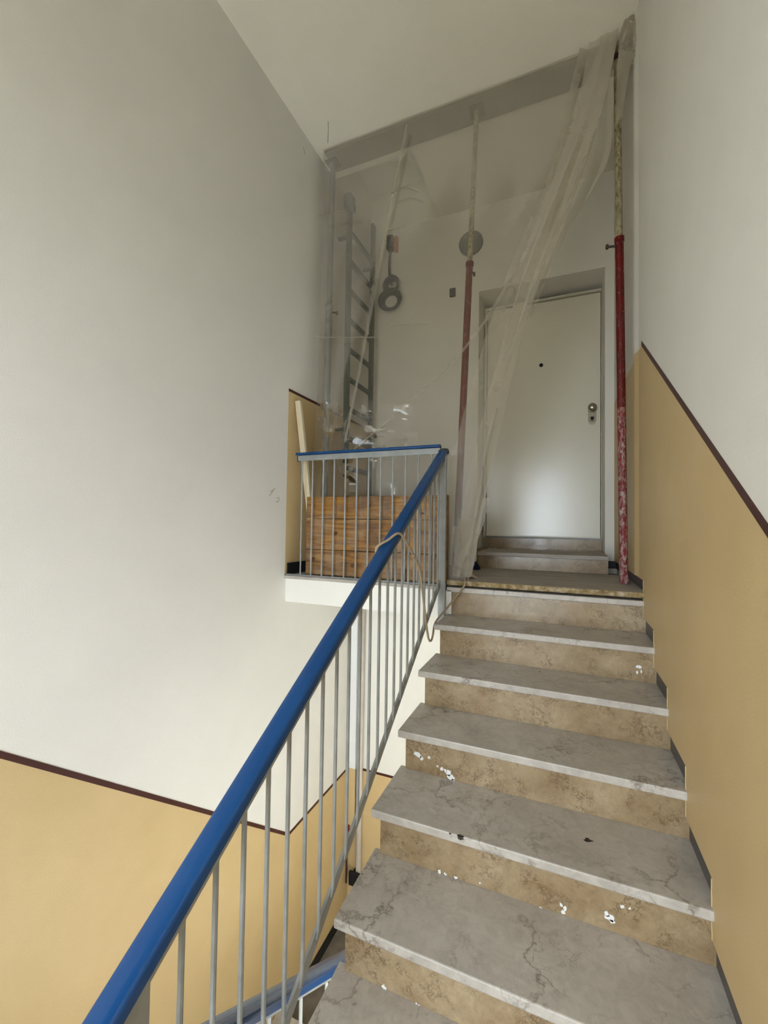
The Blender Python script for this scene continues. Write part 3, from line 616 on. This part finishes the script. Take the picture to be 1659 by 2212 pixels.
# crumpled bunch at the ceiling corner
bm = BM(); cB = onY(1360, 90, 0.22)
bmesh.ops.create_icosphere(bm, subdivisions=5, radius=1.0)
for v_ in bm.verts:
    n3 = v_.co.normalized(); rr = 1 + .28 * noise.noise(n3 * 2.3 + Vector((3, 1, 0))) + .16 * abs(noise.noise(n3 * 5.5)) - .1 * abs(noise.noise(n3 * 11))
    q = n3 * rr; v_.co = cB + Vector((q.x * .052, q.y * .045, q.z * .15 + .02 * q.x)); v_.co.x = min(v_.co.x, XP - .004); v_.co.z = min(v_.co.z, ZC - .003)
part('bunch', bm, 'poly_fold', ps, True)
for pts, w in (([(1352, 110), (1342, 190), (1338, 260)], (16, 5)), ([(1366, 45), (1348, 100), (1338, 170)], (7, 9)), ([(1384, 105), (1372, 120), (1362, 132)], (3, 2)), ([(1345, 128), (1368, 108), (1384, 98)], (6, 4))):
    part('fold', strip(pts, w, (.175, .22)), 'poly_fold', ps, True)

# ------------------------------------------------------------------ things on the landing
sp = empty('shuttering_panel', (-1.6, 0.08, 0), 'stained yellow shuttering panel of planks standing behind the landing railing', 'wooden panel')
for z0, z1 in ((0.012, 0.186), (0.191, 0.406), (0.411, 0.566)):
    bm = BM(); box(bm, (-2.120, 0.062, z0), (-1.105, 0.087, z1), 0.002, 1); part('plank', bm, 'timber', sp)
for kx, kz in ((-2.06, .12), (-1.88, .31), (-1.62, .50), (-1.42, .25), (-1.25, .45), (-1.74, .09), (-1.36, .07)):
    bm = BM(); blob(bm, (kx, .062, kz), 1, .016, 10, .001, 1.4); part('knot', bm, 'knot', sp)
bm = BM(); box(bm, (-1.104, 0.055, 0.012), (-1.078, 0.10, 0.568), 0.003, 1); part('end_batten', bm, 'timber', sp)
bm = BM(); a = Vector((-2.226, 0.085, 1.282)); b = Vector((-2.065, 0.125, 0.003))
d = (b - a).normalized(); s_ = Vector((d.z * -1, 0, d.x)).normalized()
q = []
for c in (a, b): q += [bm.verts.new(c + Vector((.022 * sx, .014 * sy, 0))) for sx, sy in ((-1, -1), (1, -1), (1, 1), (-1, 1))]
for f in ((0, 1, 2, 3), (7, 6, 5, 4), (0, 4, 5, 1), (1, 5, 6, 2), (2, 6, 7, 3), (3, 7, 4, 0)): bm.faces.new([q[i] for i in f])
bmesh.ops.bevel(bm, geom=bm.edges[:], offset=0.002, segments=1, affect='EDGES')
tag(link('wooden_batten', bm, 'cream_wood'), 'pale wooden batten leaning on the beige wall behind the railing end', 'batten')
# navy boot-like rubber tool by the doorstep
bm = BM(); prism(bm, [(-1.060, LB), (-0.985, LB), (-0.988, LB + .022), (-1.012, LB + .034), (-1.022, LB + .062), (-1.024, LB + .088), (-1.034, LB + .1), (-1.060, LB + .1)], 1, 0.66, 0.74)
bmesh.ops.bevel(bm, geom=bm.edges[:], offset=0.006, segments=2, affect='EDGES')
tag(link('navy_boot', bm, 'navy'), 'dark navy boot-shaped object on the landing slab by the doorstep', 'boot')
# cord looped over the handrail
xr = XR
P3 = [onX(806, 1222, -1.136), onX(812, 1196, -1.134)]
P3 += [Vector((XR - .022, -.93, hz(-.93) + .026)), Vector((XR + .006, -.89, hz(-.89) + .027)), Vector((XR + .034, -.82, hz(-.82) + .012)), onX(885, 1185, -1.060), onX(905, 1226, -1.058), onX(914, 1290, -1.058), onX(921, 1350, -1.062), onX(926, 1380, -1.072), onX(931, 1384, -1.075), onX(935, 1372, -1.072), onX(940, 1346, -1.073), onX(958, 1322, -1.045), onY(985, 1290, -.03), onY(1004, 1263, -.025), Vector((-.955, .02, LB + .012)), Vector((-.945, .15, LB + .008))]
bm = BM(); tube(bm, catmull(P3, 8), 0.0058, 10)
cord = empty('cord', P3[3], 'dirty beige cord looped over the blue handrail and trailing to the landing', 'cord'); part('cord_length', bm, 'cord', cord, True)
bm = BM(); c = onX(893, 1203, -1.055); tube(bm, [c, c + Vector((0, .02, .006)), c + Vector((.004, .035, -.006)), c + Vector((0, .045, -.03)), c + Vector((0.003, .06, -.06))], 0.0025, 6)
tube(bm, [c + Vector((0, -.006, .004)), c + Vector((0, .006, -.004))], 0.0085, 8); part('twist_tie', bm, 'cord', cord, True)
bm = BM(); c = Vector((-.95, .11, LB)); vs = [bm.verts.new(c + Vector(q)) for q in ((-.02, -.03, .03), (.055, .02, .004), (.0, .09, .004), (-.015, .03, .055))]
bm.faces.new((vs[0], vs[1], vs[3])); bm.faces.new((vs[1], vs[2], vs[3])); bm.faces.new((vs[0], vs[3], vs[2])); bm.faces.new((vs[0], vs[2], vs[1])); part('cloth_end', bm, 'cord', cord)

# ------------------------------------------------------------------ under the landing
bm = BM(); box(bm, (-2.245, YL - .03, -1.904), (-2.178, YL - .0005, -0.192), 0.002, 1); box(bm, (-2.245, YL - .03, -2.45), (-2.178, YL - .0005, -1.904), 0.002, 1, 1); tag(link('cable_trunking', bm, ['trunk', 'beige']), 'white cable trunking with beige painted foot in the wall corner under the landing', 'trunking')
bm = BM(); tube(bm, catmull([(-2.125, YL - .032, -0.192), (-2.125, YL - .032, -1.2), (-2.128, YL - .032, -2.2), (-2.128, YL - .032, ZLOW + .002)], 6), 0.026, 12)
tag(link('waste_pipe', bm, 'pipe', None, True), 'dirty white vertical pipe on the wall under the landing', 'pipe')
bm = BM(); box(bm, (-L + .0005, YL - .045, -2.95), (-L + .01, YL - .032, -1.904)); box(bm, (-2.178, YL - .012, -2.45), (-2.168, YL - .0005, -1.92)); struct('trim_5', bm, 'stripe', 'dark red upright line in the corner under the landing')
p = onY(744, 1806, YL - .06); bm = BM(); tube(bm, [(p.x + .05 * math.cos(a * math.pi / 10) * .6 + .03, YL - .06, p.z + .085 * math.sin(a * math.pi / 10)) for a in range(21)], 0.012, 8); tube(bm, [(p.x + .03, YL - .06, p.z + .085), (p.x + .03, YL, p.z + .085)], 0.01, 8)
tag(link('red_pull_ring', bm, 'red_lacquer', None, True), 'dark red ring hanging on the wall under the landing', 'ring')
p = onY(763, 1890, YL - .05); bm = BM(); box(bm, (-2.20, YL - .09, p.z - .07), (-2.09, YL - .062, p.z + .05), 0.006, 2); box(bm, (-2.18, YL - .062, p.z - .05), (-2.16, YL - .0005, p.z + .03), 0.004, 1)
tag(link('black_box', bm, 'black'), 'small black box on the wall under the landing', 'box')
# ceiling thread and pencil scuffs
p = onZ(709, 262, ZC); q = Vector((p.x + .002, p.y - .004, ZC - .17)); bm = BM(); tube(bm, [p + Vector((0, 0, -.0005)), (p + q) / 2 + Vector((.002, 0, 0)), q], 0.0016, 6)
tag(link('thread', bm, 'chip'), 'thin dark thread hanging from the ceiling', 'thread')
bm = BM()
for pts in ([(584, 1062), (590, 1058), (594, 1055)], [(582, 1072), (586, 1066), (590, 1060)], [(598, 1076), (602, 1074), (603, 1080), (600, 1085), (596, 1084)], [(655, 318), (657, 326), (660, 335)]):
    tube(bm, [onX(u, v, -L + .0005) for u, v in pts], 0.0014, 5)
link('scuff_mark', bm, 'mark', wall_left)
